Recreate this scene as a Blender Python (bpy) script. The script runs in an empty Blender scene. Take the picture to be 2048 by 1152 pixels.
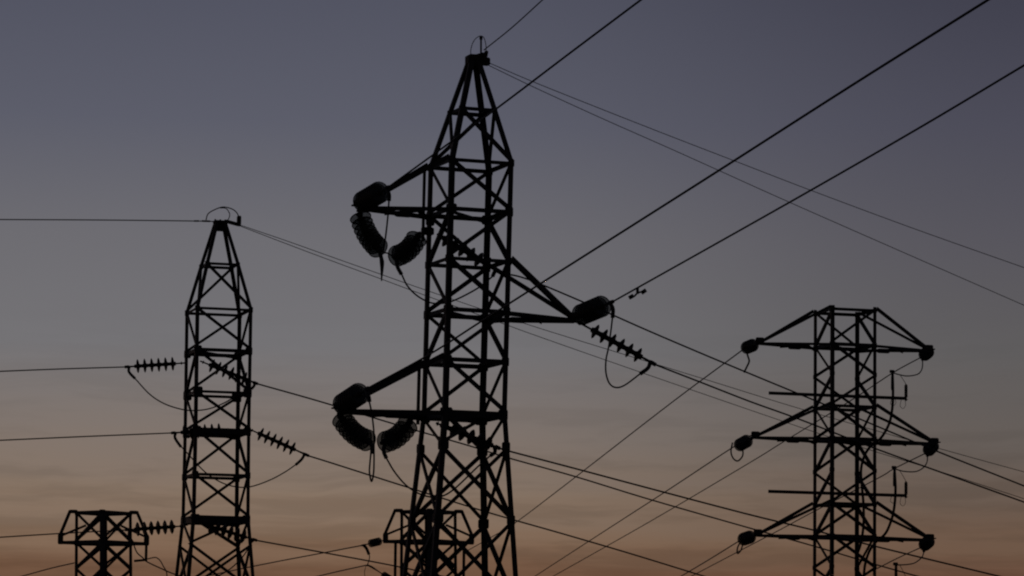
import bpy, math, random
from mathutils import Vector, Matrix, Quaternion
random.seed(7)
sc = bpy.context.scene
COL = sc.collection
R = math.radians

# ------------------------------------------------------------------ camera
PITCH, ROLL, CAMZ, FPX = R(6.83), R(0.7), 1.6, 7000.0      # FPX: focal length in pixels of a 2048 wide picture
CAM = Vector((0, 0, CAMZ))
_r0, _u0 = Vector((1, 0, 0)), Vector((0, -math.sin(PITCH), math.cos(PITCH)))
FWD = Vector((0, math.cos(PITCH), math.sin(PITCH)))
RGT = _r0 * math.cos(ROLL) + _u0 * math.sin(ROLL)
UPV = _u0 * math.cos(ROLL) - _r0 * math.sin(ROLL)
cd = bpy.data.cameras.new('camera')
cd.sensor_width = 36.0; cd.lens = 36.0 * FPX / 2048.0
cd.clip_start = 0.1; cd.clip_end = 20000
cam = bpy.data.objects.new('camera', cd); COL.objects.link(cam)
M = Matrix.Identity(4)
for i in range(3):
    M[i][0] = RGT[i]; M[i][1] = UPV[i]; M[i][2] = -FWD[i]; M[i][3] = CAM[i]
cam.matrix_world = M
sc.camera = cam

# ------------------------------------------------------------------ view, world, sun
sc.view_settings.view_transform = 'Standard'; sc.view_settings.look = 'None'
sc.view_settings.exposure = 0.0; sc.view_settings.gamma = 1.0
sc.cycles.pixel_filter_type = 'BLACKMAN_HARRIS'; sc.cycles.filter_width = 2.1
SUN_EL, SUN_AZ = R(-2.0), R(-25)          # just set, beyond the towers and a little to the left
def lin(c):
    c = c / 255.0
    return c / 12.92 if c <= 0.04045 else ((c + 0.055) / 1.055) ** 2.4
def rgb(r, g, b): return (lin(r), lin(g), lin(b), 1.0)

world = bpy.data.worlds.new('World'); sc.world = world; world.use_nodes = True
nt = world.node_tree; nt.nodes.clear()
N, L = nt.nodes.new, nt.links.new
out = N('ShaderNodeOutputWorld')
sky = N('ShaderNodeTexSky'); sky.sky_type = 'NISHITA'; sky.sun_disc = False
sky.sun_elevation = SUN_EL; sky.sun_rotation = SUN_AZ; sky.dust_density = 3.0; sky.ozone_density = 2.0
bg_sky = N('ShaderNodeBackground'); bg_sky.inputs['Strength'].default_value = 0.05
L(sky.outputs[0], bg_sky.inputs[0])
tc = N('ShaderNodeTexCoord')
sep = N('ShaderNodeSeparateXYZ'); L(tc.outputs['Generated'], sep.inputs[0])
def ramp(stops):
    n = N('ShaderNodeValToRGB'); cr = n.color_ramp
    while len(cr.elements) < len(stops): cr.elements.new(0.5)
    for e, (p, c) in zip(cr.elements, stops): e.position = p; e.color = c
    return n
def math_n(op, a, b=None):
    n = N('ShaderNodeMath'); n.operation = op
    for i, v in enumerate((a, b)):
        if v is None: continue
        if isinstance(v, (int, float)): n.inputs[i].default_value = v
        else: L(v, n.inputs[i])
    return n.outputs[0]
# thin flat dusk cloud: noise stretched along the horizon, bends the height at which the glow is read
mp = N('ShaderNodeMapping'); mp.inputs['Scale'].default_value = (3.0, 3.0, 60.0)
L(tc.outputs['Generated'], mp.inputs[0])
nz = N('ShaderNodeTexNoise'); nz.inputs['Scale'].default_value = 2.4; nz.inputs['Detail'].default_value = 5.0
nz.inputs['Roughness'].default_value = 0.55; L(mp.outputs[0], nz.inputs['Vector'])
# irregular dark wisps: noise bent by another noise, cut to soft edged shreds
warp = N('ShaderNodeTexNoise'); warp.inputs['Scale'].default_value = 14.0; warp.inputs['Detail'].default_value = 3.0
L(tc.outputs['Generated'], warp.inputs['Vector'])
wsc = N('ShaderNodeVectorMath'); wsc.operation = 'MULTIPLY_ADD'
L(warp.outputs['Color'], wsc.inputs[0]); wsc.inputs[1].default_value = (0.05, 0.0, 0.012); L(tc.outputs['Generated'], wsc.inputs[2])
mp2 = N('ShaderNodeMapping'); mp2.inputs['Scale'].default_value = (9.0, 3.0, 95.0); mp2.inputs['Location'].default_value = (3.1, 1.7, 0.4)
L(wsc.outputs[0], mp2.inputs[0])
nz2 = N('ShaderNodeTexNoise'); nz2.inputs['Scale'].default_value = 1.5; nz2.inputs['Detail'].default_value = 6.0; nz2.inputs['Roughness'].default_value = 0.6
L(mp2.outputs[0], nz2.inputs['Vector'])
low = N('ShaderNodeMapRange'); low.inputs['From Min'].default_value = 0.115; low.inputs['From Max'].default_value = 0.045
L(sep.outputs[2], low.inputs['Value'])                       # clouds only in the lowest degrees
wob = math_n('MULTIPLY', math_n('SUBTRACT', nz.outputs[0], 0.5), 0.016)
wob = math_n('MULTIPLY', wob, low.outputs[0])
elev = math_n('ADD', sep.outputs[2], wob)
fac = math_n('MULTIPLY', elev, 4.0)                           # 0.25 -> 1
def zpos(py):                                                 # ramp position for a picture row at the centre column
    d = (FWD + UPV * (576 - py) / FPX).normalized(); return min(1.0, max(0.0, d.z * 4.0))
left = ramp([(0.0, rgb(60, 38, 28)), (zpos(1150), rgb(110, 82, 64)), (zpos(1090), rgb(125, 101, 83)),
             (zpos(1000), rgb(129, 111, 97)), (zpos(880), rgb(124, 112, 105)), (zpos(700), rgb(113, 111, 114)),
             (zpos(480), rgb(106, 104, 109)), (zpos(250), rgb(89, 89, 101)), (zpos(0), rgb(79, 79, 92)), (1.0, rgb(62, 63, 76))])
right = ramp([(0.0, rgb(50, 32, 24)), (zpos(1150), rgb(102, 73, 58)), (zpos(1090), rgb(106, 83, 68)),
              (zpos(1000), rgb(101, 85, 75)), (zpos(880), rgb(97, 89, 85)), (zpos(700), rgb(92, 89, 90)),
              (zpos(480), rgb(84, 81, 88)), (zpos(250), rgb(73, 71, 83)), (zpos(0), rgb(61, 59, 71)), (1.0, rgb(50, 50, 62))])
L(fac, left.inputs[0]); L(fac, right.inputs[0])
az = N('ShaderNodeMapRange'); az.inputs['From Min'].default_value = -0.035; az.inputs['From Max'].default_value = 0.15
L(sep.outputs[0], az.inputs['Value'])
az.interpolation_type = 'SMOOTHSTEP'
mix = N('ShaderNodeMix'); mix.data_type = 'RGBA'
L(az.outputs[0], mix.inputs[0]); L(left.outputs[0], mix.inputs[6]); L(right.outputs[0], mix.inputs[7])
streak = N('ShaderNodeMapRange'); streak.inputs['From Min'].default_value = 0.62; streak.inputs['From Max'].default_value = 0.44; streak.interpolation_type = 'SMOOTHSTEP'
streak.inputs['To Min'].default_value = 0.86; streak.inputs['To Max'].default_value = 1.05
L(nz2.outputs[0], streak.inputs['Value'])
smix = N('ShaderNodeMix'); smix.data_type = 'FLOAT'
L(low.outputs[0], smix.inputs[0]); smix.inputs[2].default_value = 1.0; L(streak.outputs[0], smix.inputs[3])
# the sky opposite the glow is night already
back = N('ShaderNodeMapRange'); back.inputs['From Min'].default_value = -0.4; back.inputs['From Max'].default_value = 0.8
back.inputs['To Min'].default_value = 0.25; L(sep.outputs[1], back.inputs['Value'])
stren = math_n('MULTIPLY', smix.outputs[0], back.outputs[0])
bg = N('ShaderNodeBackground'); L(mix.outputs[2], bg.inputs[0]); L(stren, bg.inputs[1])
add = N('ShaderNodeAddShader'); L(bg.outputs[0], add.inputs[0]); L(bg_sky.outputs[0], add.inputs[1])
L(add.outputs[0], out.inputs[0])

sl = bpy.data.lights.new('sun', 'SUN'); sl.energy = 0.03; sl.angle = R(0.5); sl.color = (1.0, 0.55, 0.32)
so = bpy.data.objects.new('sun', sl); COL.objects.link(so)
_sd = Vector((math.sin(SUN_AZ) * math.cos(R(1)), math.cos(SUN_AZ) * math.cos(R(1)), math.sin(R(1))))
so.rotation_euler = _sd.to_track_quat('Z', 'Y').to_euler(); so.location = (0, 0, 60)

# ------------------------------------------------------------------ materials
def mat(name, col, rough=0.6, metal=0.0, vary=0.35, scale=6.0, trans=0.0):
    m = bpy.data.materials.new(name); m.use_nodes = True
    t = m.node_tree; b = t.nodes['Principled BSDF']
    n = t.nodes.new('ShaderNodeTexNoise'); n.inputs['Scale'].default_value = scale; n.inputs['Detail'].default_value = 6
    c = t.nodes.new('ShaderNodeTexCoord'); t.links.new(c.outputs['Object'], n.inputs['Vector'])
    r = t.nodes.new('ShaderNodeValToRGB')
    r.color_ramp.elements[0].position = 0.3; r.color_ramp.elements[1].position = 0.7
    r.color_ramp.elements[0].color = (*[x * (1 - vary) for x in col], 1)
    r.color_ramp.elements[1].color = (*[x * (1 + vary) for x in col], 1)
    t.links.new(n.outputs[0], r.inputs[0]); t.links.new(r.outputs[0], b.inputs['Base Color'])
    b.inputs['Roughness'].default_value = rough; b.inputs['Metallic'].default_value = metal
    b.inputs['Transmission Weight'].default_value = trans
    b.inputs['Specular IOR Level'].default_value = 0.3
    return m
STEEL = mat('weathered_steel', (0.045, 0.042, 0.04), 0.75)
CABLE = mat('stranded_aluminium', (0.05, 0.048, 0.046), 0.7, scale=20)
IRON = mat('galvanised_fittings', (0.04, 0.04, 0.04), 0.7)
PORC = mat('brown_porcelain', (0.030, 0.020, 0.016), 0.65)
def thin_glass():
    m = bpy.data.materials.new('toughened_glass'); m.use_nodes = True; t = m.node_tree; b = t.nodes['Principled BSDF']
    n = t.nodes.new('ShaderNodeTexNoise'); n.inputs['Scale'].default_value = 30; n.inputs['Detail'].default_value = 3
    r = t.nodes.new('ShaderNodeMapRange'); r.inputs['To Min'].default_value = 0.22; r.inputs['To Max'].default_value = 0.56
    t.links.new(n.outputs[0], r.inputs['Value'])
    b.inputs['Base Color'].default_value = (0.05, 0.055, 0.055, 1); b.inputs['Roughness'].default_value = 0.2
    tr = t.nodes.new('ShaderNodeBsdfTransparent'); tr.inputs[0].default_value = (0.93, 0.95, 0.95, 1)
    mx = t.nodes.new('ShaderNodeMixShader'); t.links.new(r.outputs[0], mx.inputs[0])
    t.links.new(b.outputs[0], mx.inputs[1]); t.links.new(tr.outputs[0], mx.inputs[2])
    t.links.new(mx.outputs[0], t.nodes['Material Output'].inputs[0]); return m
GLASS = thin_glass()
SOIL = mat('dry_field', (0.06, 0.055, 0.035), 0.95, scale=0.4)

# ------------------------------------------------------------------ helpers
def ray(px, py): return FWD + RGT * ((px - 1024) / FPX) + UPV * ((576 - py) / FPX)
def P(px, py, Y):
    d = ray(px, py); return CAM + d * (Y / d.y)
def proj(p):
    q = p - CAM; z = q.dot(FWD)
    return 1024 + FPX * q.dot(RGT) / z, 576 - FPX * q.dot(UPV) / z
def reach(A, px, py, length, near):
    """the point on the sight line of a picture position that lies `length` from A (nearer or farther than A)"""
    d = ray(px, py).normalized(); w = A - CAM; t0 = w.dot(d)
    h2 = length ** 2 - (w - d * t0).length_squared
    h = math.sqrt(h2) if h2 > 0 else 0.0
    return CAM + d * (t0 - h if near else t0 + h)

class MB:
    def __init__(s): s.v = []; s.f = []
    def add(s, v, f):
        o = len(s.v); s.v += [Vector(x) for x in v]; s.f += [tuple(i + o for i in q) for q in f]
    def angle(s, a, b, d1, d2, w, t=None):
        """an L section rolled steel bar from a to b, its two flanges pointing along d1 and d2"""
        a, b = Vector(a), Vector(b); ax = (b - a).normalized(); t = t or max(0.006, w * 0.13)
        d1 = (d1 - ax * d1.dot(ax)).normalized()
        d2 = (d2 - ax * d2.dot(ax)); d2 = (d2 - d1 * d2.dot(d1)).normalized()
        sec = [(0, 0), (w, 0), (w, t), (t, t), (t, w), (0, w)]
        v = [p + d1 * x + d2 * y for p in (a, b) for x, y in sec]
        f = [(i, (i + 1) % 6, 6 + (i + 1) % 6, 6 + i) for i in range(6)] + [(5, 4, 3, 2, 1, 0), (6, 7, 8, 9, 10, 11)]
        s.add(v, f)
    def plate(s, c, e1, e2, w, h, t):
        c = Vector(c); e1 = e1.normalized(); e2 = (e2 - e1 * e2.dot(e1)).normalized(); n = e1.cross(e2)
        k = 0.28                                             # clipped corners
        o = [(-1, -1 + k), (-1 + k, -1), (1 - k, -1), (1, -1 + k), (1, 1 - k), (1 - k, 1), (-1 + k, 1), (-1, 1 - k)]
        v = [c + e1 * x * w / 2 + e2 * y * h / 2 + n * z * t / 2 for z in (-1, 1) for x, y in o]
        f = [tuple(range(7, -1, -1)), tuple(range(8, 16))] + [(i, (i + 1) % 8, 8 + (i + 1) % 8, 8 + i) for i in range(8)]
        s.add(v, f)
    def tube(s, pts, r, n=8, caps=True):
        pts = [Vector(p) for p in pts]; rs = r if isinstance(r, (list, tuple)) else [r] * len(pts)
        T = [(pts[min(i + 1, len(pts) - 1)] - pts[max(i - 1, 0)]).normalized() for i in range(len(pts))]
        nrm = T[0].orthogonal().normalized(); v = []
        for i, p in enumerate(pts):
            nrm = (nrm - T[i] * nrm.dot(T[i])).normalized(); bi = T[i].cross(nrm)
            v += [p + (nrm * math.cos(2 * math.pi * k / n) + bi * math.sin(2 * math.pi * k / n)) * rs[i] for k in range(n)]
        f = [(i * n + k, i * n + (k + 1) % n, (i + 1) * n + (k + 1) % n, (i + 1) * n + k)
             for i in range(len(pts) - 1) for k in range(n)]
        if caps: f += [tuple(range(n - 1, -1, -1)), tuple((len(pts) - 1) * n + k for k in range(n))]
        s.add(v, f)
    def build(s, name, m, parent=None, smooth=False, origin=None):
        o0 = parent_loc(parent) if parent else (Vector(origin) if origin is not None else Vector((0, 0, 0)))
        me = bpy.data.meshes.new(name); me.from_pydata([tuple(x - o0) for x in s.v], [], s.f); me.update()
        me.materials.append(m)
        if smooth: me.shade_smooth()
        o = bpy.data.objects.new(name, me); COL.objects.link(o)
        if parent: o.parent = parent
        else: o.location = o0
        return o
def parent_loc(p):
    v = Vector((0, 0, 0))
    while p: v += p.location; p = p.parent
    return v
def tag(o, label=None, cat=None, group=None, kind=None):
    for k, x in (('label', label), ('category', cat), ('group', group), ('kind', kind)):
        if x: o[k] = x
    return o
def empty(name, loc, *a, **k):
    o = bpy.data.objects.new(name, None); COL.objects.link(o); o.location = loc; o.empty_display_size = 0.3
    return tag(o, *a, **k)
def spline(pts, k=6):
    pts = [Vector(p) for p in pts]
    if len(pts) < 3: return [pts[0].lerp(pts[-1], i / 8) for i in range(9)]
    q = [pts[0] * 2 - pts[1]] + pts + [pts[-1] * 2 - pts[-2]]; r = []
    for i in range(1, len(q) - 2):
        a, b, c, d = q[i - 1:i + 3]
        for j in range(k):
            t = j / k
            r.append(0.5 * ((b * 2) + (c - a) * t + (a * 2 - b * 5 + c * 4 - d) * t * t + (b * 3 - a - c * 3 + d) * t ** 3))
    return r + [pts[-1]]

# ------------------------------------------------------------------ setting
g = MB(); n = 48
g.add([(0, 0, 0)] + [(6000 * math.cos(2 * math.pi * k / n), 6000 * math.sin(2 * math.pi * k / n), 0) for k in range(n)],
      [(0, 1 + k, 1 + (k + 1) % n) for k in range(n)])
tag(g.build('ground', SOIL), kind='structure')

# ------------------------------------------------------------------ lattice towers
class Tower:
    """square lattice tower; u runs along its cross arms, v away from the viewer across them"""
    def __init__(s, name, label, axis, Y, yaw, rings, leg_w, diag_w, diamond=False):
        (xa, ya), (xb, yb) = axis
        s.cx = lambda y: xa + (xb - xa) * (y - ya) / (yb - ya)
        s.Y = Y; s.U = Vector((math.cos(yaw), math.sin(yaw), 0)); s.V = Vector((-math.sin(yaw), math.cos(yaw), 0))
        s.scale = FPX / (P(s.cx(600), 600, Y) - CAM).dot(FWD)
        s.rings = rings; s.lw = leg_w; s.dw = diag_w; s.diamond = diamond
        base = P(s.cx(ya), ya, Y); low = P(s.cx(yb), yb, Y)
        k = low.z / (base.z - low.z); foot = low + (low - base) * k
        s.root = empty(name, (foot.x, foot.y, 0), label, 'pylon', 'lattice pylons against the dusk sky')
        s.cor = [(-1, -1), (1, -1), (1, 1), (-1, 1)]
        if diamond: s.cor = [(-1, 0), (0, -1), (1, 0), (0, 1)]
    def c(s, y): return P(s.cx(y), y, s.Y)
    def h(s, y):
        r = s.rings
        if y <= r[0][0]: return r[0][1] / 2 / s.scale
        for (y0, w0), (y1, w1) in zip(r, r[1:]):
            if y <= y1: return (w0 + (w1 - w0) * (y - y0) / (y1 - y0)) / 2 / s.scale
        (y0, w0), (y1, w1) = r[-2:]
        return (w0 + (w1 - w0) * (y - y0) / (y1 - y0)) / 2 / s.scale
    def pt(s, y, i):
        a, b = s.cor[i % 4]; return s.c(y) + (s.U * a + s.V * b) * s.h(y)
    def off(s, y, a, b): return s.c(y) + s.U * a + s.V * b
    def inward(s, i):
        """directions of the two faces that meet at a corner"""
        p, q, r = s.cor[i % 4], s.cor[(i + 1) % 4], s.cor[(i - 1) % 4]
        D = lambda a, b: (s.U * (b[0] - a[0]) + s.V * (b[1] - a[1])).normalized()
        return D(p, q), D(p, r)
    def ylow(s):
        y = 1152
        while s.c(y).z > 0.0: y += 4
        return y
    def legs(s, y0):
        ys = [y0] + [r[0] for r in s.rings if r[0] > y0] + [s.ylow()]
        for i in range(4):
            mb = MB(); d1, d2 = s.inward(i)
            for a, b in zip(ys, ys[1:]): mb.angle(s.pt(a, i), s.pt(b, i), d1, d2, s.lw)
            mb.build('leg', STEEL, s.root)
    def face_n(s, i):
        m = (s.pt(600, i) + s.pt(600, i + 1)) / 2 - s.c(600); return m.normalized()
    def bar(s, mb, i, ya, yb, side, w=None, inset=0.014):
        """diagonal in face i, from the corner i (side 0) or i+1 (side 1) at ya to the other at yb"""
        a, b = (s.pt(ya, i + side), s.pt(yb, i + 1 - side)); nn = s.face_n(i)
        a, b = a - nn * inset, b - nn * inset
        ax = (b - a).normalized(); inpl = ax.cross(nn); inpl = -inpl if inpl.z < 0 else inpl
        w = w or s.dw
        mb.angle(a - inpl * w / 2, b - inpl * w / 2, inpl, -nn, w)
    def gusset(s, mb, y, i, size=0.16, dy=0.0):
        size *= 0.68
        d1, d2 = s.inward(i); p = s.pt(y, i); up = Vector((0, 0, 1))
        for d, o in ((d1, d2), (d2, d1)):
            nn = -(o - d * o.dot(d)).normalized()
            mb.plate(p + d * size * 0.42 + up * dy + nn * 0.004, d, up, size, size * 1.1, 0.010)
    def ring(s, y, w=None, cross=False, plates=0.0):
        mb = MB(); w = w or s.dw
        for i in range(4):
            a, b, nn = s.pt(y, i), s.pt(y, i + 1), s.face_n(i)
            mb.angle(a - nn * 0.03, b - nn * 0.03, Vector((0, 0, -1)), -nn, w)
            if plates: s.gusset(mb, y, i, plates, -w * 0.5)
        if cross:
            mb.angle(s.pt(y, 0) - Vector((0, 0, .05)), s.pt(y, 2) - Vector((0, 0, .05)), Vector((0, 0, -1)), s.V, w * 0.8)
        mb.build('horizontal_ring', STEEL, s.root)
    def panel(s, ya, yb, pat, w=None, hip=False):
        """pat: per face (near, right, far, left) 0 one way, 1 the other, 2 both, None none"""
        mb = MB()
        for i, k in enumerate(pat):
            if k is None: continue
            if k in (0, 2): s.bar(mb, i, ya, yb, 0, w)
            if k in (1, 2): s.bar(mb, i, ya, yb, 1, w, 0.014 if k == 1 else 0.014 + (w or s.dw) * 0.16)
        if hip:
            for (i, y0), (j, y1) in (((0, ya), (2, yb)), ((2, ya), (0, yb))):
                mb.angle(s.pt(y0, i), s.pt(y1, j), Vector((0, 0, 1)), s.V, w or s.dw)
        mb.build('diagonal_bracing', STEEL, s.root)
    def tip(s, ylow, px):
        a, b = -4.0, 4.0
        for _ in range(50):
            m = (a + b) / 2
            if proj(s.off(ylow, m, 0))[0] < px: a = m
            else: b = m
        return s.off(ylow, (a + b) / 2, 0)
    def arm(s, yup, ylow, px, w=None, post=False, drop=0.0):
        w = w or s.dw; t = s.tip(ylow, px); sd = -1 if px < s.cx(ylow) else 1
        cs = (0, 3) if sd < 0 else (1, 2)
        mb = MB(); up = Vector((0, 0, 1))
        for i, vs in zip(cs, (1, -1)):
            e = t - s.V * vs * 0.035
            mb.angle(s.pt(yup, i), e - up * 0.03 - s.U * sd * 0.05, up, s.V * vs, w)
            mb.angle(s.pt(ylow, i) - up * .02, e - up * 0.02, -up, s.V * vs, w)
        for k in (0.35, 0.62):
            a = s.pt(ylow, cs[0]).lerp(t, k); b = s.pt(ylow, cs[1]).lerp(t, k)
            mb.angle(a - up * 0.03, b - up * 0.03, -up, s.U * sd, w * 0.8)
        a = s.pt(ylow, cs[0]).lerp(t, 0.35); b = s.pt(ylow, cs[1]).lerp(t, 0.62)
        mb.angle(s.pt(ylow, cs[1]) - up * .055, a - up * .055, -up, s.U, w * .8)
        mb.angle(a - up * .055, b - up * .055, -up, s.U, w * 0.8)
        mb.plate(s.pt(ylow, cs[1]).lerp(t, 0.35) - up * 0.05, s.U, up, 0.26, 0.09, 0.012)
        if post:
            off = s.U * sd * 0.085
            mb.angle(s.pt(yup, cs[1]) + off - up * .03, s.pt(ylow, cs[1]) + off - up * drop, s.U * -sd, -s.V, w * 0.8)
        o = mb.build('cross_arm', STEEL, s.root)
        pb = MB(); pb.plate(t + up * 0.02 - s.U * sd * 0.02, s.U, up, 0.17, 0.11, 0.02)
        pb.plate(t - up * 0.01 + s.U * sd * 0.02, s.U, s.V, 0.14, 0.13, 0.02)
        pb.build('tip_plate', STEEL, o)
        return t

# -- the tall near tower
T1 = Tower('transmission_tower', 'tallest lattice pylon, nearest, centre of picture, pointed top and three staggered arms',
           ((944.5, 220), (928, 826)), 52.0, R(20.5),
           [(118, 22), (220, 77), (328, 134), (826, 133), (1151, 180)], 0.078, 0.055)
T1.legs(114)
T1.ring(220, plates=0.10); T1.ring(328, plates=0.13)
T1.ring(424, 0.065, True, 0.19); T1.ring(523, plates=0.15); T1.ring(623, 0.065, True, 0.17); T1.ring(722, 0.065, plates=0.17)
T1.ring(826, 0.10, True, 0.22)
A, B = (0, 0, 0, 1), (1, 1, 1, 0)
# near "\", right "/", far "/", left "\": faces run 0-1 near, 1-2 right, 2-3 far, 3-0 left
T1.panel(220, 328, (0, 0, 0, 0)); T1.panel(328, 424, (0, 0, 0, 0)); T1.panel(424, 523, (1, 1, 1, 1), 0.062)
T1.panel(523, 623, (0, 0, 0, 0), 0.062); T1.panel(623, 722, (1, 1, 1, 1)); T1.panel(722, 826, (0, 0, 0, 0))
T1.panel(832, 896, (None, 0, None, 0), hip=True); T1.panel(896, 1042, (2, 2, 2, 2)); T1.panel(1042, 1215, (2, 2, 2, 2))
T1.panel(1215, T1.ylow() - 4, (2, 2, 2, 2))
for y in (896, 1042):
    for i in range(4):
        mb = MB(); T1.gusset(mb, y, i, 0.19); mb.build('gusset_plate', STEEL, T1.root)
up = Vector((0, 0, 1))
mb = MB(); c = T1.c(118)
mb.plate(c + up * -.02, T1.U, up, 0.22, 0.16, 0.16); mb.plate(P(955, 115, 52), T1.U + up * .35, up, 0.22, 0.10, 0.12)
mb.plate(P(969, 123, 52), T1.U, up, 0.16, 0.12, 0.07); mb.plate(P(971, 112, 51.95), T1.U - up * .2, up, 0.05, 0.16, 0.05)
mb.build('peak_cap', STEEL, T1.root)
mb = MB(); mb.tube(spline([P(962, 112, 51.95), P(962, 75, 51.95)]), 0.014); mb.tube([P(962, 79, 51.95), P(962, 73, 51.95)], 0.024)
mb.build('peak_rod', IRON, T1.root)
t1_ul = T1.arm(328, 424, 716, 0.062, True, 0.42)
t1_r = T1.arm(523, 623, 1150, 0.07)
t1_ll = T1.arm(722, 826, 676, 0.068, True, 0.16)

# -- left tower
T2 = Tower('transmission_tower', 'slim pylon on the left, pointed top, no cross arms, insulators straight on its body',
           ((439, 529), (433.5, 862)), 74.0, R(16),
           [(445, 23), (529, 68), (621, 114), (862, 113), (1034, 115), (1151, 134)], 0.074, 0.056)
T2.legs(443)
T2.ring(529, plates=0.13); T2.ring(621, plates=0.14); T2.ring(702, 0.075, True, 0.22); T2.ring(786, plates=0.27)
T2.ring(860, 0.12, True, 0.24); T2.ring(950, 0.06, plates=0.18); T2.ring(1034, 0.15, True, 0.26)
T2.panel(529, 621, (0, 0, 0, 0)); T2.panel(621, 702, (0, 0, 0, 0)); T2.panel(702, 786, (0, 1, 0, 1))
T2.panel(786, 860, (0, 0, 0, 0)); T2.panel(860, 950, (0, 1, 0, 1)); T2.panel(950, 1034, (0, 0, 0, 0))
T2.panel(1040, 1092, (None, 0, None, 0), hip=True)
T2.panel(1090, 1185, (2, 2, 2, 2)); T2.panel(1185, 1300, (2, 2, 2, 2)); T2.panel(1300, T2.ylow() - 4, (2, 2, 2, 2))
mb = MB(); c = T2.c(446)
mb.plate(c + up * .02, T2.U, T2.V, 0.28, 0.26, 0.05); mb.plate(c - up * .07, T2.U, up, 0.24, 0.2, 0.16)
for k in (-0.11, 0, 0.11): mb.tube([c + T2.U * k, c + T2.U * k + up * .08], 0.016)
mb.plate(P(465, 446, 74), T2.U + up * -.22, up, 0.36, 0.07, 0.06); mb.plate(P(478, 441, 74), T2.U, up, 0.085, 0.2, 0.07)
mb.build('peak_cap', STEEL, T2.root)

# -- right tower
T3 = Tower('transmission_tower', 'flat topped pylon on the right with three pairs of cross arms and side brackets',
           ((1690, 621), (1689, 1070)), 67.0, R(16.5),
           [(621, 96), (1070, 96), (1152, 96), (1400, 137)], 0.066, 0.052)
T3.legs(617)
for y in (621, 690, 813, 877, 1007, 1071): T3.ring(y, 0.07 if y in (690, 877, 1071) else 0.058, y in (690, 877, 1071), 0.13 if y not in (621,) else 0.11)
for k, (a, b) in enumerate(((621, 690), (690, 752), (752, 813), (813, 877), (877, 943), (943, 1007), (1007, 1071), (1071, 1135), (1135, 1200))):
    T3.panel(a, b, (1, 1, 1, 1) if k in (0, 2, 5) else ((0, 0, 0, 0) if k in (1, 3, 7) else ((0, 1, 0, 1) if k in (4, 6) else (1, 1, 1, 1))))
T3.ring(1200); T3.panel(1200, 1300, (2, 2, 2, 2)); T3.panel(1300, T3.ylow() - 4, (2, 2, 2, 2))
for y in (752, 943, 1135):
    for i in range(4):
        mb = MB(); T3.gusset(mb, y, i, 0.11); mb.build('gusset_plate', STEEL, T3.root)
t3 = {}
for k, (yu, yl) in enumerate(((621, 690), (813, 877), (1007, 1071))):
    t3['L%d' % k] = T3.arm(yu, yl, (1518, 1509, 1514)[k], 0.05)
    t3['R%d' % k] = T3.arm(yu, yl, (1860, 1871, 1862)[k], 0.052)
arr = []
for yb in (800, 994, 1188):
    mb = MB(); hh = T3.h(yb) + 0.012
    a = T3.off(yb, -1.74, -hh); b = T3.off(yb, 1.085, -hh)
    mb.angle(a, b, up, -T3.V, 0.062)
    bar = mb.build('cross_bar', STEEL, T3.root)
    ab = MB(); e = b - T3.U * 0.03 - T3.V * 0.03
    ab.tube([e - up * 0.02, e + up * .07], 0.018)
    zs = [0.05 + 0.012 * k for k in range(20)]
    ab.tube([e + up * z for z in zs], [0.036 if k % 2 else 0.026 for k in range(20)], 12)
    ab.tube([e + up * .27, e + up * .30], 0.02)
    ab.build('surge_arrester', PORC, bar)
    lp = MB()
    for dx, dd in ((-0.10, 0.17), (-0.30, 0.12)):
        q = e + T3.U * dx
        lp.tube(spline([q, q + T3.U * -.02 - up * dd * .7, q + T3.U * .04 - up * dd, q + T3.U * .09 - up * dd * .6, q + T3.U * 0.08]), 0.005, 6)
    lp.build('earth_lead', CABLE, bar)
    arr.append(e + up * .30)

# -- two small towers far behind
def far_tower(label, cx, ytop, Y, hang):
    f = ytop - 1021
    T = Tower('terminal_tower', label, ((cx, ytop), (cx, ytop + 300)), Y, R(4),
              [(ytop, 112), (ytop + 300, 116)], 0.12, 0.085, True)
    T.legs(ytop)
    T.ring(ytop, 0.11, plates=0.2); T.ring(ytop + 59, 0.14, True, 0.28)
    T.panel(ytop + 2, ytop + 58, (2, 2, 2, 2))
    y = ytop + 62
    for k in range(5): T.panel(y, y + 52, (2, 2, 2, 2)); y += 52
    mb = MB()
    for sd in (-1, 1):
        tp = T.tip(ytop + 60, cx + sd * 86); top = T.off(ytop, sd * T.h(ytop) * 1.12, 0)
        mb2 = MB()
        mb2.angle(top, tp + up * .1, up, T.V, 0.1); mb2.angle(T.off(ytop + 30, sd * T.h(ytop) * .6, 0), tp + up * .12, up, T.V, 0.07)
        for q in (-1, 1):
            mb2.angle(T.off(ytop + 59, 0, q * T.h(ytop)), tp - T.V * .05 * q, -up, T.V * -q, 0.11)
        mb2.plate(T.off(ytop + 1, sd * T.h(ytop) * 1.06, 0), T.U, up, 0.26, 0.11, 0.2)
        o = mb2.build('cross_arm', STEEL, T.root)
        p2 = MB(); p2.plate(tp + up * .06, T.U, up, 0.17, 0.34, 0.12); p2.build('tip_plate', STEEL, o)
        if hang:
            rb = MB(); a = tp - T.U * sd * 0.28
            rb.angle(a, a - up * (hang if sd > 0 else hang), T.U, T.V, 0.09); rb.build('drop_post', STEEL, T.root)
    return T
T4 = far_tower('short flat topped pylon far behind, seen through the base of the tallest pylon', 857, 1021, 112, 2.6)
T5 = far_tower('short flat topped pylon at the lower left edge, left of the slim pylon', 207, 1023, 112, 0)
mb = MB(); mb.angle(P(290, 1083, 111.6), P(289, 1122, 111.6), T5.U, T5.V, 0.09); mb.angle(P(268, 1124, 111.8), P(290, 1122, 111.6), up, T5.V, 0.07)
mb.build('drop_post', STEEL, T5.root)

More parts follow.
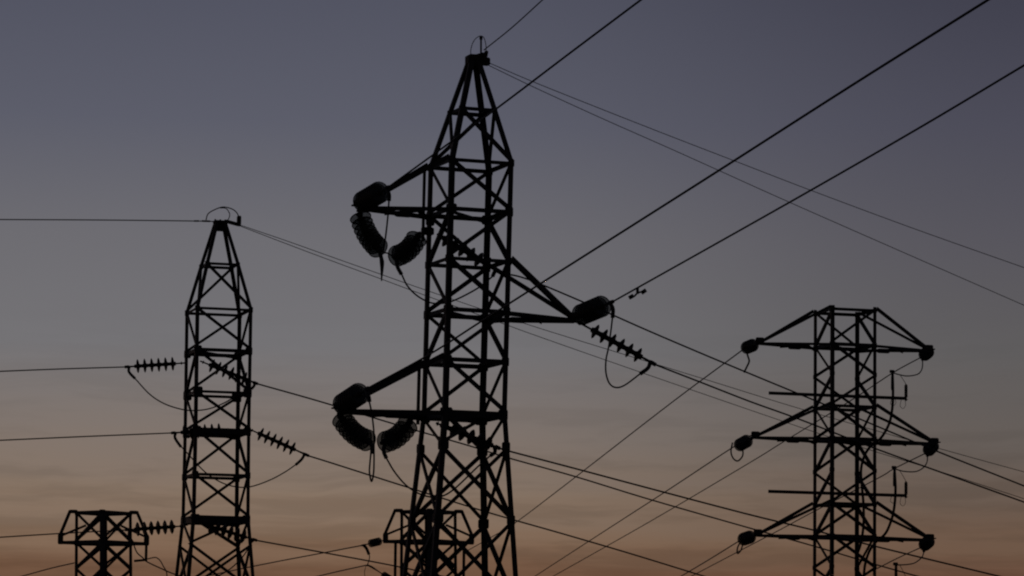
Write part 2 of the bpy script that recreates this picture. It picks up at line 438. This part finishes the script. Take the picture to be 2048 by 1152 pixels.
# ------------------------------------------------------------------ insulator strings
def lathe(prof, n=20):
    v = []; f = []
    for r, z in prof: v += [(r * math.cos(2 * math.pi * k / n), r * math.sin(2 * math.pi * k / n), z) for k in range(n)]
    for i in range(len(prof) - 1):
        f += [(i * n + k, i * n + (k + 1) % n, (i + 1) * n + (k + 1) % n, (i + 1) * n + k) for k in range(n)]
    return v, f
def disc_mesh(name, R_, gap, m):
    me = bpy.data.meshes.new(name)
    prof = [(0.0, 0.0), (0.036, 0.0), (0.042, 0.02), (0.046, 0.036), (R_ * .6, 0.044), (R_ * .85, 0.055), (R_ * .93, 0.063), (R_, 0.070), (R_ * .99, 0.078),
            (R_ * .92, 0.083), (R_ * .84, 0.086), (R_ * .78, 0.096), (R_ * .72, 0.088), (R_ * .52, 0.102), (R_ * .44, 0.096), (0.042, 0.106), (0.036, gap), (0.0, gap)]
    v, f = lathe(prof); me.from_pydata(v, [], f); me.update(); me.shade_smooth(); me.materials.append(m); me.materials.append(PORC)
    for p in me.polygons:
        if p.index // 20 in (0, 1, 2, 6, 7, 8, 15, 16, 17): p.material_index = 1     # cap and pin are opaque; rim painted dark to imitate refraction at glass edges
    return me
DISC = disc_mesh('disc', 0.120, 0.147, PORC)
DISC_WIDE = disc_mesh('wide_disc', 0.150, 0.147, PORC)
DISC_GLASS = disc_mesh('glass_disc', 0.165, 0.12, GLASS)
GS = 'disc insulator strings on the pylons'
def string(label, A, B, nd=6, glass=False, lead=None, clamp=None, curve=0.0, sz=1.0, tail_r=0.03):
    """discs strung from A (at the tower) to B (at the conductor); clamp: list of points for the jumper terminal"""
    root = empty('insulator_string', A, label, 'insulator', GS)
    D = B - A; tot = D.length; d = D.normalized(); me = DISC_GLASS if glass else (DISC_WIDE if A.y > 60 else DISC)
    sp = (0.10 if glass else 0.147) * sz; body = nd * sp
    l0 = (tot - body) * 0.42 if lead is None else lead
    perp = (up - d * up.dot(d))
    perp = -perp.normalized() if perp.length > 1e-3 else Vector((0, 0, 0))
    def at(t): return A + d * t + perp * curve * math.sin(math.pi * t / tot)
    hw = MB(); hw.tube([at(0), at(l0 * .5), at(l0)], 0.016); hw.tube([at(l0 * .30), at(l0 * .42)], 0.034)
    hw.build('link', IRON, root, True)
    for k in range(nd):
        p = at(l0 + k * sp); q = at(l0 + (k + 1) * sp)
        o = bpy.data.objects.new('disc', me); COL.objects.link(o); o.parent = root
        o.location = p - A; o.rotation_mode = 'QUATERNION'; o.rotation_quaternion = (q - p).to_track_quat('Z', 'Y'); o.scale = (sz,) * 3
    if glass:
        pn = MB(); pn.tube([at(l0 + k * sp / 2) for k in range(nd * 2 + 1)], [0.058 if k % 2 == 0 else 0.034 for k in range(nd * 2 + 1)], 10)
        pn.build('pin_stack', IRON, root, True)
    t0 = l0 + body
    cb = MB(); cb.tube([at(t0 - .01), at(t0 + (tot - t0) * .45), at(tot - .08), at(tot)], [0.018, 0.02, 0.034, 0.03])
    if clamp:
        pts = [at(tot - 0.10)] + clamp; cb.tube(spline(pts, 3), tail_r)
    cb.build('dead_end_clamp', IRON, root, True)
    return root

def depth_path(A, pix, Yend, endP=None):
    """points on the sight lines of `pix`, their depth running evenly (in 1/depth) from A to Yend"""
    pa = proj(A); seq = [pa] + list(pix); s = [0.0]
    for p, q in zip(seq, seq[1:]): s.append(s[-1] + math.hypot(q[0] - p[0], q[1] - p[1]))
    res = [A]
    for (x, y), t in zip(seq[1:], s[1:]):
        k = t / s[-1]; iy = (1 / A.y) * (1 - k) + (1 / Yend) * k
        res.append(P(x, y, 1 / iy))
    if endP is not None: res[-1] = endP
    return res
def wire(name, label, cat, A, pix, Yend, r, group, extend=0.0, endP=None, k=6, flat=True):
    pts = depth_path(A, pix, Yend, endP); pts = spline(pts, k)
    if extend:
        d = (pts[-1] - pts[-3]).normalized(); m = 10
        for i in range(m):
            q = d.copy()
            if flat: q.z = d.z * (1 - (i + 1) / m)
            pts.append(pts[-1] + q * extend / m)
    mb = MB(); mb.tube(pts, r, 8)
    return tag(mb.build(name, CABLE, None, True, pts[0]), label, cat, group)

GP, GE, GJ = 'power lines of the pylons', 'thin earth wires between pylon tops', 'jumper cables on the pylons'
RC, RE, RJ = 0.0135, 0.0062, 0.013

# ---- near tower: lines that come over the viewer's head to the upper right
def cam_side(tip, px, py, label, wl, pix, Yend, jump):
    B = reach(tip, px, py, 1.35, True)
    string(label, tip, B, 8, True, 0.17, jump(B), sz=1.0)
    wire('power_line', wl, 'cable', B, pix, Yend, RC, GP, 25, flat=False)
    return B
ul = cam_side(t1_ul, 777, 374, 'translucent glass string seen end on at the tip of the tallest pylon\'s upper left arm',
              'thick power line from the upper left arm, passing the peak, to the top edge',
              [(867, 309), (1000, 212), (1140, 106), (1284, -2)], 42, lambda B: [P(778, 388, B.y), P(778, 402, B.y)])
rr = cam_side(t1_r, 1226, 603, 'translucent glass string rising from the tip of the tallest pylon\'s right arm',
              'thick power line rising from the right arm to the right edge of the picture',
              [(1440, 483), (1640, 370), (1850, 249), (2056, 126)], 40, lambda B: [P(1226, 618, B.y), P(1225, 636, B.y)])
ll = cam_side(t1_ll, 736, 776, 'translucent glass string seen end on at the tip of the tallest pylon\'s lower left arm',
              'thick power line from the lower left arm rising past the tallest pylon to top right',
              [(857, 710), (959, 645), (1072, 573), (1400, 365), (1700, 173), (1982, -4)], 33, lambda B: [P(737, 792, B.y), P(739, 804, B.y)])
# hanging jumper strings in a V under both left arms
def vee(tip, leg, e1, e2, c1, c2, lab1, lab2, tr):
    a = tip - up * 0.06; b1 = reach(a, *e1, 0.98, True)
    s1 = string(lab1, a, b1, 8, True, 0.09, [P(*p, b1.y) for p in c1], 0.09, tail_r=tr)
    b2 = reach(leg, *e2, 0.86, True)
    string(lab2, leg, b2, 7, True, 0.08, [P(*p, b2.y) for p in c2], 0.09)
    return b1, b2
leg_u = T1.off(424, -T1.h(424) - .1, T1.h(424)) ; leg_u = P(840, 464, leg_u.y)
v1, v2 = vee(t1_ul, leg_u, (763, 502), (786, 514), [(763, 518), (764, 535), (763, 562)], [(794, 531), (803, 549)],
             'glass string hanging slack below the upper left arm, a spike at its end',
             'glass string hanging from the body below the upper left arm, facing the spiked one',
             [0.03] * 4 + [0.034, 0.032, 0.027, 0.022, 0.014, 0.009][:6])
leg_l = T1.off(826, -T1.h(826) - .1, T1.h(826)); leg_l = P(824, 836, leg_l.y)
w1, w2 = vee(t1_ll, leg_l, (743, 884), (762, 886), [(744, 892), (744, 908)], [(767, 901), (773, 917)],
             'glass string hanging slack below the lower left arm, a narrow wire loop under it',
             'glass string hanging from the body below the lower left arm, ending in a bent clamp', 0.032)
br = MB(); br.plate(leg_u + T1.U * .12 + up * .02, T1.U, up, 0.20, 0.12, 0.03); br.plate(leg_u + T1.U * .16 + up * .17, T1.U, up, 0.13, 0.13, 0.03); br.build('jumper_bracket', STEEL, T1.root); br = MB()
br.plate(leg_l + T1.U * .10 + up * .03, T1.U, up, 0.26, 0.12, 0.03); br.build('jumper_bracket', STEEL, T1.root)

def jumper(label, A, pix, B, r=RJ):
    return wire('jumper_cable', label, 'cable', A, list(pix) + [proj(B)], B.y, r, GJ, endP=B)
# far side strings of the near tower
def far_side(A, e, near, lab, clamp, nd=6, length=1.32, lead=0.30):
    B = reach(A, *e, length, near)
    string(lab, A, B, nd, False, lead, [P(*p, B.y) for p in clamp])
    return B
fu = far_side(P(874, 468, 52.2), (1002, 546), False, 'dark disc string crossing inside the tallest pylon, level with the upper left arm\'s slack strings', [(985, 553)], length=1.17, lead=.1)
fr = far_side(t1_r - up * .03 + T1.V * .05, (1312, 730), False, 'dark disc string sloping down from the right arm of the tallest pylon', [(1296, 736), (1280, 748)])
fl = far_side(P(872, 846, 52.2), (1000, 897), False, 'dark disc string crossing inside the tallest pylon, below its lower left arm', [(990, 904), (980, 912)], length=1.09, lead=.08)
wire('power_line', 'power line from inside the tallest pylon, passing behind its right arm to the right edge', 'cable', fu,
     [(1057, 559), (1180, 610), (1300, 663), (1446, 725), (1620, 797), (1722, 839), (1880, 905), (2056, 975)], 57, RC, GP, 14)
wire('power_line', 'power line running down from the right arm of the tallest pylon to the right edge', 'cable', fr,
     [(1400, 764), (1500, 803), (1600, 839), (1753, 898), (1900, 951), (2056, 1007)], 57, RC, GP, 14)
wire('power_line', 'upper of two close power lines leaving the tallest pylon\'s base to the lower right', 'cable', fl,
     [(1021, 903), (1150, 937), (1300, 977), (1498, 1029), (1630, 1061), (1748, 1092), (2004, 1154)], 57, RC, GP, 12)
# damper
dm = empty('vibration_damper', P(1275, 577, rr.y - 0.4), 'small dumbbell shaped damper clamped under the thick line beside the right arm', 'damper')
yd = dm.location.y
mb = MB(); mb.tube(spline([P(1263, 594, yd), P(1269, 592, yd), P(1275, 586, yd), P(1282, 584, yd), P(1288, 583, yd)]), 0.014); mb.tube([P(1275, 576, yd), P(1275, 588, yd)], 0.022)
mb.build('messenger_cable', IRON, dm, True)
for a, b in (((1258, 596), (1267, 591)), ((1283, 586), (1292, 580))):
    mb = MB(); mb.tube([P(*a, yd), P(*b, yd)], 0.03, 10); mb.build('damper_weight', IRON, dm, True)
# jumpers
jumper('straight cable hanging from the upper left arm\'s end clamp to the spiked slack string', P(778, 400, ul.y), [(776, 430), (771, 475)], P(766, 506, v1.y))
jumper('short arched cable linking the two slack strings under the upper left arm', P(766, 506, v1.y), [(774, 506), (781, 510)], P(787, 515, v2.y), 0.011)
jumper('cable curving from the slack strings under the upper left arm into the pylon body', P(803, 548, v2.y),
       [(815, 572), (835, 592), (860, 605), (882, 607), (905, 602), (935, 588), (962, 572)], P(986, 552, fu.y))
jumper('cable hanging from the lower left arm\'s end clamp to the slack strings', P(738, 800, ll.y), [(744, 830), (748, 868)], P(748, 900, w1.y))
jumper('narrow U shaped loop of cable hanging below the lower left arm', P(748, 900, w1.y), [(748, 925), (747, 947), (743, 963), (739, 945), (740, 925)], P(742, 905, w1.y))
jumper('cable curving from the lower left arm\'s slack strings behind the pylon base', P(772, 915, w2.y),
       [(790, 945), (815, 973), (845, 990), (876, 994), (906, 980), (956, 933)], P(981, 911, fl.y))
jumper('deep hanging loop of cable joining the two strings of the right arm', P(1225, 634, rr.y),
       [(1222, 660), (1217, 695), (1212, 720), (1212, 746), (1219, 767), (1232, 775), (1250, 770)], P(1281, 747, fr.y))
# earth wires of the near tower
wire('earth_wire', 'thin wire from the peak of the tallest pylon up to the top edge', 'cable', P(968, 100, 51.9), [(1024, 55), (1088, -3)], 49, 0.009, GE, 20, flat=False)
wire('earth_wire', 'upper of two thin wires from the peak of the tallest pylon to the right edge', 'cable', P(974, 124, 52),
     [(1065, 163), (1200, 217), (1340, 272), (1480, 326), (1620, 380), (1830, 458), (2056, 538)], 58, RE, GE, 20)
wire('earth_wire', 'lower of two thin wires from the peak of the tallest pylon to the right edge', 'cable', P(976, 130, 52),
     [(1065, 173), (1200, 235), (1340, 297), (1440, 342), (1580, 405), (1830, 515), (2056, 614)], 58, RE, GE, 20)
jumper('thin loop of wire over the peak of the tallest pylon', P(942, 116, 51.9), [(942, 97), (949, 80), (960, 72), (968, 76), (972, 92)], P(972, 106, 51.9), 0.006)

# ---- left tower
def t2_left(A, e, lab, wl, pix, clamp):
    B = reach(A, *e, 1.26, True); string(lab, A, B, 6, False, 0.18, [P(*p, B.y) for p in clamp])
    wire('power_line', wl, 'cable', B, pix, 71, RC, GP, 16)
    return B
la = t2_left(P(369, 726, 73.9), (249, 734), 'dark disc string on the upper left side of the slim pylon, beside the sky',
             'upper power line running left from the slim pylon to the left edge', [(120, 738), (-8, 743)], [(258, 744), (270, 757)])
lb = t2_left(P(462, 859, 73.6), (342, 866), 'dark disc string lying in front of the slim pylon at its middle beam',
             'middle power line running left from the slim pylon to the left edge', [(170, 873), (-8, 881)], [(350, 876), (362, 894)])
lc = t2_left(P(367, 1052, 73.9), (250, 1060), 'dark disc string low left of the slim pylon, before the short pylon\'s arm',
             'lowest power line running left from the slim pylon past the short pylon', [(120, 1067), (-8, 1075)], [(258, 1071), (266, 1086)])
def t2_right(A, e, near, lab, clamp):
    B = reach(A, *e, 1.32, near); string(lab, A, B, 6, False, 0.20, [P(*p, B.y) for p in clamp]); return B
ra = t2_right(P(400, 722, 73.6), (516, 768), False, 'dark disc string crossing the slim pylon just below its upper beam', [(509, 770), (503, 778)])
rb = t2_right(P(498, 858, 73.9), (618, 912), False, 'dark disc string sloping down on the right of the slim pylon, clear against the sky', [(603, 919), (591, 930)])
rc = t2_right(P(398, 1046, 73.6), (514, 1081), False, 'dark disc string crossing the slim pylon just below its lowest beam', [(505, 1083)])
wire('power_line', 'power line from the slim pylon passing behind the lower left arm of the tallest pylon', 'cable', ra,
     [(640, 803), (795, 850), (878, 874), (940, 892), (1021, 917), (1150, 953), (1300, 999), (1513, 1060), (1627, 1092), (1755, 1130), (1840, 1154)], 82, 0.017, GP, 12)
wire('power_line', 'power line from the slim pylon crossing the base of the tallest pylon', 'cable', rb,
     [(660, 925), (820, 976), (980, 1026), (1120, 1066), (1260, 1107), (1416, 1155)], 79, 0.017, GP, 12)
wire('power_line', 'lowest power line leaving the slim pylon to the right, ending behind the short pylon', 'cable', rc,
     [(580, 1093), (646, 1105), (785, 1131), (900, 1156)], 77, 0.016, GP, 12)
jumper('long hanging cable joining the upper strings of the slim pylon', P(270, 757, la.y),
       [(300, 789), (330, 808), (365, 819), (392, 821), (420, 817), (450, 805), (480, 787)], P(503, 778, ra.y), 0.014)
jumper('long hanging cable joining the middle strings of the slim pylon', P(362, 893, lb.y),
       [(379, 911), (392, 926), (415, 948), (445, 966), (475, 974), (503, 973), (540, 960), (570, 944)], P(592, 929, rb.y), 0.014)
jumper('hanging cable from the slim pylon\'s lowest left string to below the picture', P(266, 1086, lc.y),
       [(274, 1105), (285, 1115), (293, 1123), (320, 1136), (351, 1149), (390, 1158), (440, 1150), (480, 1120)], P(505, 1083, rc.y), 0.014)
wire('earth_wire', 'thin wire running left from the top of the slim pylon to the left edge', 'cable', P(430, 443, 74), [(385, 442), (200, 440), (-8, 439)], 71, 0.012, GE, 14)
mb = MB(); mb.tube([P(404, 442, 73.7), P(420, 442.5, 73.8)], 0.02); mb.tube([P(388, 442, 73.6), P(398, 442, 73.6)], 0.018)
mb.build('wire_clamp', IRON, T2.root, True)
wire('earth_wire', 'upper of two thin wires sloping down from the top of the slim pylon', 'cable', P(480, 450, 74),
     [(574, 482), (675, 518), (763, 549), (851, 580), (1037, 643), (1200, 694), (1405, 757), (1609, 820), (1882, 898), (2056, 946)], 84, 0.008, GE, 14)
wire('earth_wire', 'lower of two thin wires sloping down from the top of the slim pylon', 'cable', P(480, 452, 74),
     [(574, 488), (675, 526), (757, 556), (851, 591), (1000, 645), (1080, 674), (1300, 751), (1620, 861), (1753, 904), (1880, 943), (2056, 1000)], 84, 0.008, GE, 14)
jumper('thin arched wire over the top of the slim pylon', P(412, 440, 73.9), [(416, 428), (428, 420), (446, 414), (464, 418), (474, 426)], P(478, 436, 73.9), 0.012)
jumper('short inner arch of wire over the top of the slim pylon', P(440, 416, 73.9), [(452, 417), (459, 427), (458, 436)], P(453, 443, 73.9), 0.010)

# ---- right tower: strings pointing away from the viewer, lines to the short tower and beyond
E3 = {'L0': (1489, 697), 'L1': (1474, 893), 'L2': (1482, 1080), 'R0': (1845, 713), 'R1': (1852, 906), 'R2': (1844, 1094)}
W = {'upper': 0, 'middle': 1, 'lowest': 2}
LW = {'L0': ([(1350, 800), (1200, 916), (1120, 978), (1030, 1046), (985, 1073)], 112, 'power line sloping from the right pylon\'s upper left arm down to the far short pylon'),
      'L1': ([(1462, 897), (1330, 984), (1200, 1068), (1066, 1155)], 100, 'power line sloping down left from the middle left arm of the right pylon'),
      'L2': ([(1470, 1087), (1420, 1118), (1358, 1155)], 80, 'power line sloping down left from the lowest left arm of the right pylon'),
      'R0': ([(1785, 746), (1700, 802), (1563, 886), (1500, 925), (1300, 1043), (1102, 1155)], 104, 'power line from the upper right arm of the right pylon, passing behind its body'),
      'R1': ([(1787, 938), (1755, 957), (1624, 1025), (1561, 1059), (1475, 1104), (1378, 1155)], 94, 'power line from the middle right arm of the right pylon, passing behind its body'),
      'R2': ([(1800, 1114), (1768, 1130), (1715, 1157)], 76, 'power line from the lowest right arm of the right pylon, passing behind its body')}
CL = {'L0': [(1493, 702)], 'L1': [(1483, 898)], 'L2': [(1486, 1084)], 'R0': [(1845, 720)], 'R1': [(1855, 912)], 'R2': [(1848, 1103)]}
for k in ('L0', 'L1', 'L2', 'R0', 'R1', 'R2'):
    t = t3[k] - up * .03; B = reach(t, *E3[k], 1.05, False)
    nm = ('upper', 'middle', 'lowest')[int(k[1])] + (' left' if k[0] == 'L' else ' right')
    string('round dark insulator seen end on at the tip of the right pylon\'s %s arm' % nm, t, B, 6, True, 0.42 if k[0] == 'L' else 0.26, [P(*p, B.y) for p in CL[k]], sz=0.78)
    pix, Ye, lb_ = LW[k]
    endP = None
    if k == 'L0': wire('power_line', lb_, 'cable', B, pix + [(930, 1104)], 112, 0.013, GP)
    else: wire('power_line', lb_, 'cable', B, pix, Ye, 0.012, GP, 30)
    t3['e' + k] = B
e = {k: t3['e' + k].y for k in E3}
jumper('bent cable end hanging below the upper left arm of the right pylon', P(1493, 700, e['L0']), [(1495, 710), (1498, 719), (1498, 724), (1495, 731)], P(1488, 745, e['L0']), 0.018)
jumper('open ring of cable hanging below the middle left arm of the right pylon', P(1465, 885, e['L1']), [(1462, 903), (1466, 916), (1475, 922), (1484, 914), (1486, 904)], P(1483, 894, e['L1']), 0.015)
jumper('narrow ring of cable hanging below the lowest left arm of the right pylon', P(1480, 1085, e['L2']), [(1475, 1096), (1475, 1107), (1482, 1100)], P(1487, 1083, e['L2']), 0.015)
YN = 66.4
CP = [P(1785, 745, YN), P(1789, 937, YN), P(1792, 1130, YN)]
RJ3 = {'R0': [(1845, 732), (1842, 742), (1834, 749), (1815, 752), (1797, 749)], 'R1': [(1854, 924), (1847, 935), (1832, 943), (1810, 943), (1797, 940)],
       'R2': [(1844, 1114), (1831, 1125), (1815, 1129)]}
CB = [[(1786, 780), (1785, 812), (1780, 842), (1770, 864), (1758, 880), (1740, 894), (1728, 914), (1722, 941), (1724, 975), (1727, 1010), (1727, 1050), (1722, 1085), (1714, 1110)],
      [(1791, 980), (1788, 1018), (1781, 1045), (1770, 1068), (1750, 1086), (1738, 1104), (1730, 1130), (1727, 1160)],
      [(1792, 1165), (1788, 1200), (1776, 1240), (1750, 1270)]]
for i, k in enumerate(('R0', 'R1', 'R2')):
    nm = ('upper', 'middle', 'lowest')[i]
    jumper('thin curved jumper below the %s right arm of the right pylon' % nm, P(*CL[k][0], e[k]), RJ3[k], CP[i], 0.012)
    jumper('thin lead from the %s right jumper to the arrester of the right pylon' % nm, P(1799, (749, 941, 1129)[i], YN + .05), [((1799 + proj(arr[i])[0]) / 2, ((749, 941, 1129)[i] + proj(arr[i])[1]) / 2 - 1)], arr[i], 0.006)
    pts = depth_path(CP[i], CB[i], 66.9 if i < 2 else 66.6); pts = spline(pts)
    root = empty('power_cable', CP[i], 'thick cable bending from a sealing end beside the %s right arm into the right pylon' % nm, 'cable', 'thick down cables on the right pylon')
    mb = MB(); mb.tube(pts, 0.026, 8); mb.build('cable_sheath', PORC, root, True)
    mb = MB(); mb.tube([CP[i] + up * .02, CP[i] - up * .1, CP[i] - up * .3, CP[i] - up * .34], [0.02, 0.03, 0.033, 0.026], 10); mb.tube([CP[i] + up * .02 - T3.U * .05, CP[i] + up * .02 + T3.U * .03], 0.03)
    mb.build('sealing_end', IRON, root, True)

# ---- short far towers' lines
a4 = T4.tip(1081, 772)
b4 = reach(a4, 723, 1091, 1.25, False)
string('dark blunt insulator string on the left arm of the far short pylon', a4, b4, 6, True, 0.30, [P(733, 1097, b4.y), P(738, 1109, b4.y)], sz=0.8, tail_r=0.05)
wire('power_line', 'thin line from the far short pylon running left behind the slim pylon', 'cable', b4, [(645, 1106), (560, 1122), (480, 1138), (395, 1156)], 126, 0.02, GP, 20)
jumper('thin cable hanging from the left arm of the far short pylon', P(738, 1107, b4.y), [(739, 1116)], P(735, 1130, b4.y), 0.016)
a6 = P(792, 1166, 111.8); b6 = reach(a6, 742, 1133, 1.35, False)
string('dark insulator string on the left of the far short pylon at the bottom edge', a6, b6, 6, True, 0.25, [P(737, 1131, b6.y), P(733, 1131, b6.y)], sz=0.7)
wire('power_line', 'thin line from the lower left of the far short pylon to the bottom edge', 'cable', P(735, 1130, b6.y), [(680, 1142), (625, 1155)], 120, 0.02, GP, 20)
jumper('faint cable hanging down at the bottom edge left of the far short pylon', P(732, 1131, b6.y), [(729, 1145)], P(731, 1160, b6.y), 0.010)
wire('power_line', 'thin line running lower left from the short pylon at the left edge', 'cable', P(148, 1126, 112), [(100, 1137), (35, 1155)], 118, 0.02, GP, 20)
jumper('thin hooked cable beside the short pylon at the lower left', P(295, 1118, 111.5), [(303, 1116), (312, 1115), (320, 1121), (327, 1133), (333, 1144)], P(334, 1160, 111.5), 0.018)
